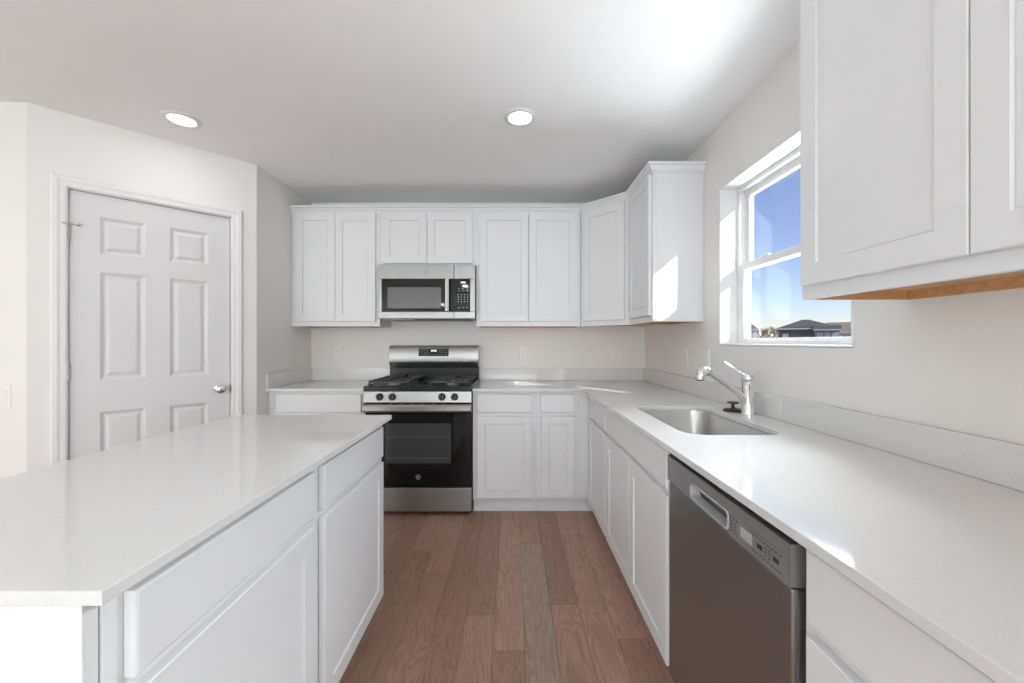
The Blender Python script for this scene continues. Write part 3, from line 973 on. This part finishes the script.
# ------------------------------------------------------------------ dishwasher (front faces -x)
def dishwasher():
    y1 = 1.353
    root = thing('dishwasher', 'stainless dishwasher with a pocket handle under the right-hand worktop', 'dishwasher', (.533, y1, 0), RZR)
    w = .597
    MB().box(.003, w - .003, .036, .590, .105, .868).build('tub', M['blackplastic'], root)
    MB().box(.004, w - .004, .075, .10, .004, .100).build('toe_panel', M['blackplastic'], root)
    d = MB().box(0, w, .0, .034, .108, .757)
    d.build('door_panel', M['dwsteel'], root, bevel=.006, seg=3)
    es = MB().box(w + .0003, w + .0018, .008, .033, .110, .755).build('door_edge', M['steel'], root)
    # console with the pocket handle cut into it
    hx0, hx1, hz0, hz1 = .178, .380, .770, .810
    zc0, zc1 = .760, .842
    c = MB()
    prof = lambda: None
    c.box(0, hx0, -.004, .034, zc0, zc1).box(hx1, w, -.004, .034, zc0, zc1)
    c.box(hx0, hx1, -.004, .034, hz1, zc1).box(hx0, hx1, -.004, .034, zc0, hz0)
    c.box(hx0, hx1, .028, .034, hz0, hz1)
    bmesh.ops.remove_doubles(c.bm, verts=c.bm.verts, dist=.00001)
    con = c.build('console', M['console'], root, bevel=.0)
    hl = [rrect(hx0 + .002, hx1 - .002, hz0 + .002, hz1 - .002, .012, 5), rrect(hx0 - .005, hx1 + .005, hz0 - .005, hz1 + .004, .016, 5)]
    lip = MB()
    lip.loops([[(x, -.0042, z) for x, z in hl[1]], [(x, -.0075, z) for x, z in rrect(hx0 - .003, hx1 + .003, hz0 - .003, hz1 + .002, .015, 5)], [(x, -.0075, z) for x, z in rrect(hx0 + .000, hx1 - .000, hz0, hz1, .013, 5)], [(x, .020, z) for x, z in rrect(hx0 + .004, hx1 - .004, hz0 + .004, hz1 - .004, .010, 5)]], False, False)
    lip.build('pocket_handle', M['consolelight'], con, smooth=True)
    gs = MB().box(.002, w - .002, .002, .034, zc1 + .0005, .866)
    gs.build('door_gasket', M['rubber'], root, bevel=.002)
    px0, px1 = .386, .578
    p = MB().box(px0, px1, -.0055, -.0042, .7665, .816).build('control_strip', M['dwconsole'] if 'dwconsole' in M else M['console'], con)
    ds = MB().box(px0 + .050, px0 + .092, -.0068, -.0057, .779, .803).build('display', M['consolelight'], p)
    for bx in (px0 + .112, px0 + .164):
        box(bx, bx + .016, -.0068, -.0057, .786, .795).build('button', M['blackplastic'], p)
    rnd = random.Random(4)
    for lo, hi in ((px0, px0 + .045), (px0 + .093, px1)):
        k = MB()
        for bx in [px0 + .006 + i * .0125 for i in range(15)]:
            if lo < bx < hi - .008:
                for z in (.7725, .806):
                    k.box(bx, bx + rnd.uniform(.005, .009), -.0063, -.0057, z - .001, z + .001)
        for bx in (px0 + .008, px0 + .024, px0 + .136, px0 + .148):
            if lo < bx < hi:
                for z in (.782, .790, .797):
                    k.box(bx, bx + .007, -.0063, -.0057, z - .001, z + .001)
        k.build('marking', M['consoleprint'], p)
M['dwconsole'] = mat('control_strip_grey', (.27, .275, .28), .35, .3)
M['consoleprint'] = mat('dark_grey_print', (.06, .06, .065), .5)
dishwasher()

# ------------------------------------------------------------------ outlets and switches
def outlet(label, loc, rz):
    root = thing('wall_outlet', label, 'outlet', loc, rz, None)
    lo = [(0, 0.0005), (0, .002), (.003, .006), (.006, .0065)]
    panel_loops(MB(), -.035, .035, -.057, .057, lo).build('cover_plate', M['plate'], root)
    for dz in (-.0195, .0195):
        rc = MB().loops([[(x, -.0066, z + dz) for x, z in rrect(-.0165, .0165, -.0145, .0145, .006, 4)], [(x, -.0085, z + dz) for x, z in rrect(-.016, .016, -.014, .014, .006, 4)]])
        ro = rc.build('receptacle', M['plate'], root)
        s = MB().box(-.0075, -.0055, -.0091, -.0086, dz - .003, dz + .006).box(.0055, .0075, -.0091, -.0086, dz - .003, dz + .006).box(-.002, .002, -.0091, -.0086, dz - .010, dz - .006)
        s.build('slots', M['slot'], ro)
outlet('white duplex outlet on the back wall between the side wall and the range', (-1.508, YW, 1.128), 0)
outlet('white duplex outlet on the back wall just right of the range, beside the sun patch', (.100, YW, 1.130), 0)
outlet('white duplex outlet on the back wall close to the room corner', (.900, YW, 1.128), 0)
outlet('white duplex outlet on the right wall between the corner and the faucet', (XW, 2.625, 1.128), RZR)

def switch(label, loc, rz, gangs=1):
    root = thing('light_switch', label, 'switch', loc, rz)
    hw = .035 + .023 * (gangs - 1)
    panel_loops(MB(), -hw, hw, -.062, .062, [(0, .0005), (0, .002), (.003, .006), (.006, .0065)]).build('cover_plate', M['plate'], root)
    for g in range(gangs):
        cx = (g - (gangs - 1) / 2) * .046
        MB().loops([[(cx - .016, -.0066, -.033), (cx + .016, -.0066, -.033), (cx + .016, -.0066, .033), (cx - .016, -.0066, .033)],
                    [(cx - .0155, -.0078, -.0325), (cx + .0155, -.0078, -.0325), (cx + .0155, -.0105, .0325), (cx - .0155, -.0105, .0325)]]).build('rocker', M['plate'], root)
switch('white wall switch plate at the left edge of the photo, left of the pantry door', (-2.573, P1[1], .950), 0, 2)
switch('white switch plate on the right wall between the wall cabinet and the window', (XW, 2.345, 1.120), RZR)

# ------------------------------------------------------------------ recessed ceiling lights
def downlight(label, x, y, group=None, watts=None):
    root = thing('recessed_light', label, 'ceiling light', (x, y, ZC), 0, group)
    MB().lathe([(.088, -.0005), (.088, -.004), (.082, -.009), (.066, -.011), (.0605, -.006), (.0605, -.0005)], n=40, cap=False).build('trim_ring', M['lightring'], root, smooth=True)
    MB().lathe([(.060, -.0045), (.060, -.0065), (.003, -.0072)], n=40).build('diffuser', M['lens'], root)
    la = bpy.data.lights.new('recessed_lamp', 'AREA')
    la.shape = 'DISK'; la.size = .115; la.energy = watts or LAMP_W; la.color = (.98, .99, 1.0)
    lo = bpy.data.objects.new('recessed_lamp', la); C.objects.link(lo)
    lo.parent = root; lo.location = (0, 0, -.0125)
downlight('round recessed ceiling light above the pantry door, on the left', -1.784, 2.150)
downlight('round recessed ceiling light near the middle of the ceiling, in front of the range', .043, 2.130)
for x, y in ((-1.78, .25), (.04, .25), (-3.6, .25), (-3.6, -1.8), (-1.0, -2.4), (-3.6, -4.2), (-1.0, -4.8), (-2.2, -6.6)):  # unseen lights added behind the camera to brighten the room
    downlight('unseen recessed ceiling light added behind the camera to brighten the room', x, y, 'added fill lights behind the camera', LAMP_W if y > 0 and x > -3 else LAMP_FILL_W)

# ------------------------------------------------------------------ outdoors
struct(box(-150, 250, -150, 300, -.9, -.45).build('ground', M['ground']))

def house(name, label, loc, w, d, eave, peak, wallm, roofm, ridge, over=.45, rz=0.0):
    root = thing(name, label, 'house', loc, rz)
    MB().box(0, w, 0, d, 0, eave).build('wall', wallm, root)
    r = MB()
    o = over
    e0 = [(-o, -o, eave), (w + o, -o, eave), (w + o, d + o, eave), (-o, d + o, eave)]
    e1 = [(a, b, eave + .18) for a, b, c in e0]
    v0 = [r.V(p) for p in e0]; v1 = [r.V(p) for p in e1]
    r.F(v0[::-1])
    for i in range(4): r.F([v0[i], v0[(i + 1) % 4], v1[(i + 1) % 4], v1[i]])
    a = r.V((ridge[0], d / 2, peak)); b = r.V((ridge[1], d / 2, peak))
    r.F([v1[0], v1[1], b, a]); r.F([v1[1], v1[2], b]); r.F([v1[2], v1[3], a, b]); r.F([v1[3], v1[0], a])
    rf = r.build('roof', roofm, root)
    f = MB()
    for p, q in ((0, 1), (3, 0), (1, 2)):
        pa, pb = Vector(e0[p]), Vector(e0[q])
        dv = (pb - pa).normalized(); n = Vector((dv.y, -dv.x, 0)) * .04
        f.loops([[pa + n, pa + n * .1, pa + n * .1 + Vector((0, 0, .2)), pa + n + Vector((0, 0, .2))], [pb + n, pb + n * .1, pb + n * .1 + Vector((0, 0, .2)), pb + n + Vector((0, 0, .2))]])
    f.build('fascia', M['outtrim'], rf)
    return root

def house_window(root, x0, x1, z0, z1, y=0.0):
    f = MB()
    frame4(f, x0, x1, y - .06, y - .005, z0, z1, .14)
    f.box((x0 + x1) / 2 - .05, (x0 + x1) / 2 + .05, y - .06, y - .005, z0 + .14, z1 - .14)
    wo = f.build('window', M['outtrim'], root)
    box(x0 + .15, x1 - .15, y - .04, y - .01, z0 + .15, z1 - .15).build('pane', M['outpane'], wo)
M['outpane'] = mat('house_window_pane', (.35, .40, .45), .15)
GZ = -.45
# outside, beyond the frame: an unseen wing box and gabled house block, added to shade the low sun
struct(box(XO + .002, XO + 1.45, -1.75, WING_BLOCK_Y, -.45, 3.0).build('sun_blocker_wing', M['siding_grey']))
nb = bpy.data.objects.new('sun_blocker_house', None); C.objects.link(nb); struct(nb)
q = MB()
q.loops([[(6.4, -14, -.45), (12, -14, -.45), (12, -14, HOUSE_BLOCK_Z - 2.4), (9.2, -14, HOUSE_BLOCK_Z), (6.4, -14, HOUSE_BLOCK_Z - 2.4)],
         [(6.4, -.5, -.45), (12, -.5, -.45), (12, -.5, HOUSE_BLOCK_Z - 2.4), (9.2, -.5, HOUSE_BLOCK_Z), (6.4, -.5, HOUSE_BLOCK_Z - 2.4)]])
q.build('wall', M['siding_cream'], nb)
h1 = house('house', 'dark grey house with a hipped roof and garage seen through the window', (46.9, 70, GZ), 8.3, 9, 3.75, 5.6, M['siding_dark'], M['shingle_dark'], (3.4, 4.4), rz=R(-35))
box(1.8, 4.7, -.06, -.01, 0, 2.9).build('garage_door', M['garage'], h1)
house_window(h1, .55, 1.4, 1.95, 3.05)
wg = MB().box(5.0, 8.2, -1.3, -.02, 0, 3.5)
wg.build('front_wing', M['siding_grey'], h1)
v = MB()
v.loops([[(4.8, -1.7, 3.5), (8.5, -1.7, 3.5), (8.5, .1, 4.3), (4.8, .1, 4.3)], [(4.8, -1.7, 3.66), (8.5, -1.7, 3.66), (8.5, .1, 4.46), (4.8, .1, 4.46)]])
v.build('porch_roof', M['shingle_dark'], h1)
box(4.8, 8.5, -1.78, -1.71, 3.50, 3.66).build('fascia', M['outtrim'], h1)
for i in range(3):
    house_window(h1, 5.3 + i * 1.0, 6.05 + i * 1.0, 1.9, 3.15, -1.3)
h2 = house('house', 'cream house with a tan roof at the right end of the window view', (63.4, 78, GZ), 8, 9, 3.3, 5.6, M['siding_cream'], M['shingle_tan'], (-1.5, 4.5), rz=R(-38))
house_window(h2, 1.0, 3.4, 1.9, 2.9)
box(-2.6, -.02, .5, 8, 0, 3.4).build('garage_wing', M['siding_dark'], h2)
h3 = house('house', 'white house at the left end of the window view, partly behind the sash', (51.6, 92, GZ), 4.2, 6, 4.2, 6.3, M['siding_white'], M['shingle_dark'], (1.4, 2.8), rz=R(-31))
house_window(h3, 2.6, 3.7, 2.2, 3.4)

def bare_tree(label, x, y, ht, seed, group=None):
    root = thing('bare_tree', label, 'tree', (x, y, GZ), 0, group)
    rnd = random.Random(seed)
    t = MB(); br = MB()
    top = ht * .35
    t.tube([(0, 0, 0), (.05, 0, top * .5), (0, .05, top)], [.24, .19, .16], 7)
    t.build('trunk', M['bark'], root, smooth=True)
    def grow(p, d, ln, r, k):
        q = p + d * ln
        br.tube([p, p + d * ln * .5 + Vector((rnd.uniform(-1, 1), rnd.uniform(-1, 1), 0)) * ln * .05, q], [r, r * .8, r * .6], 5)
        if k == 0: return
        for _ in range(3 if k > 1 else 4):
            nd = (d + Vector((rnd.uniform(-.8, .8), rnd.uniform(-.8, .8), rnd.uniform(-.1, .6)))).normalized()
            grow(p + d * ln * rnd.uniform(.5, 1), nd, ln * rnd.uniform(.55, .8), max(r * .66, .045), k - 1)
    for a in range(4):
        grow(Vector((0, 0, top * rnd.uniform(.7, 1))), Vector((math.cos(a * 1.6 + seed), math.sin(a * 1.6 + seed), 1.3)).normalized(), ht * .28, .12, 3)
    br.build('branches', M['bark'], root)
TG = 'bare trees beyond the houses'
for i, (px, D, ht) in enumerate(((759, 103, 6.0), (765, 114, 6.6), (771, 104, 6.4), (779, 116, 6.2), (787, 106, 5.4))):
    bare_tree('bare leafless tree between the white house and the dark house', (px - 512) * D / 398, D, ht, i + 3, TG)
bare_tree('bare leafless tree above the cream house roof', (848 - 512) * 108 / 398, 108, 8.0, 21)
def brush(label, x, y, lx, hz, seed):
    rnd = random.Random(seed)
    b = MB()
    for i in range(420):
        px = rnd.uniform(-lx, lx); py = rnd.uniform(-1, 1)
        hh = hz * rnd.uniform(.5, 1) * (1 - .4 * abs(px / lx) ** 2)
        b.tube([(px, py, 0), (px + rnd.uniform(-.5, .5), py + rnd.uniform(-.3, .3), hh)], [.07, .03], 4)
    o = b.build('brush', M['brush'], None)
    o.location = (x, y, GZ); o.rotation_euler = (0, 0, R(-33))
    tag(o, label, 'shrubs', kind='stuff')
brush('brown winter brush growing between the white house and the dark house', 55.4, 86.5, 3.4, 3.1, 5)
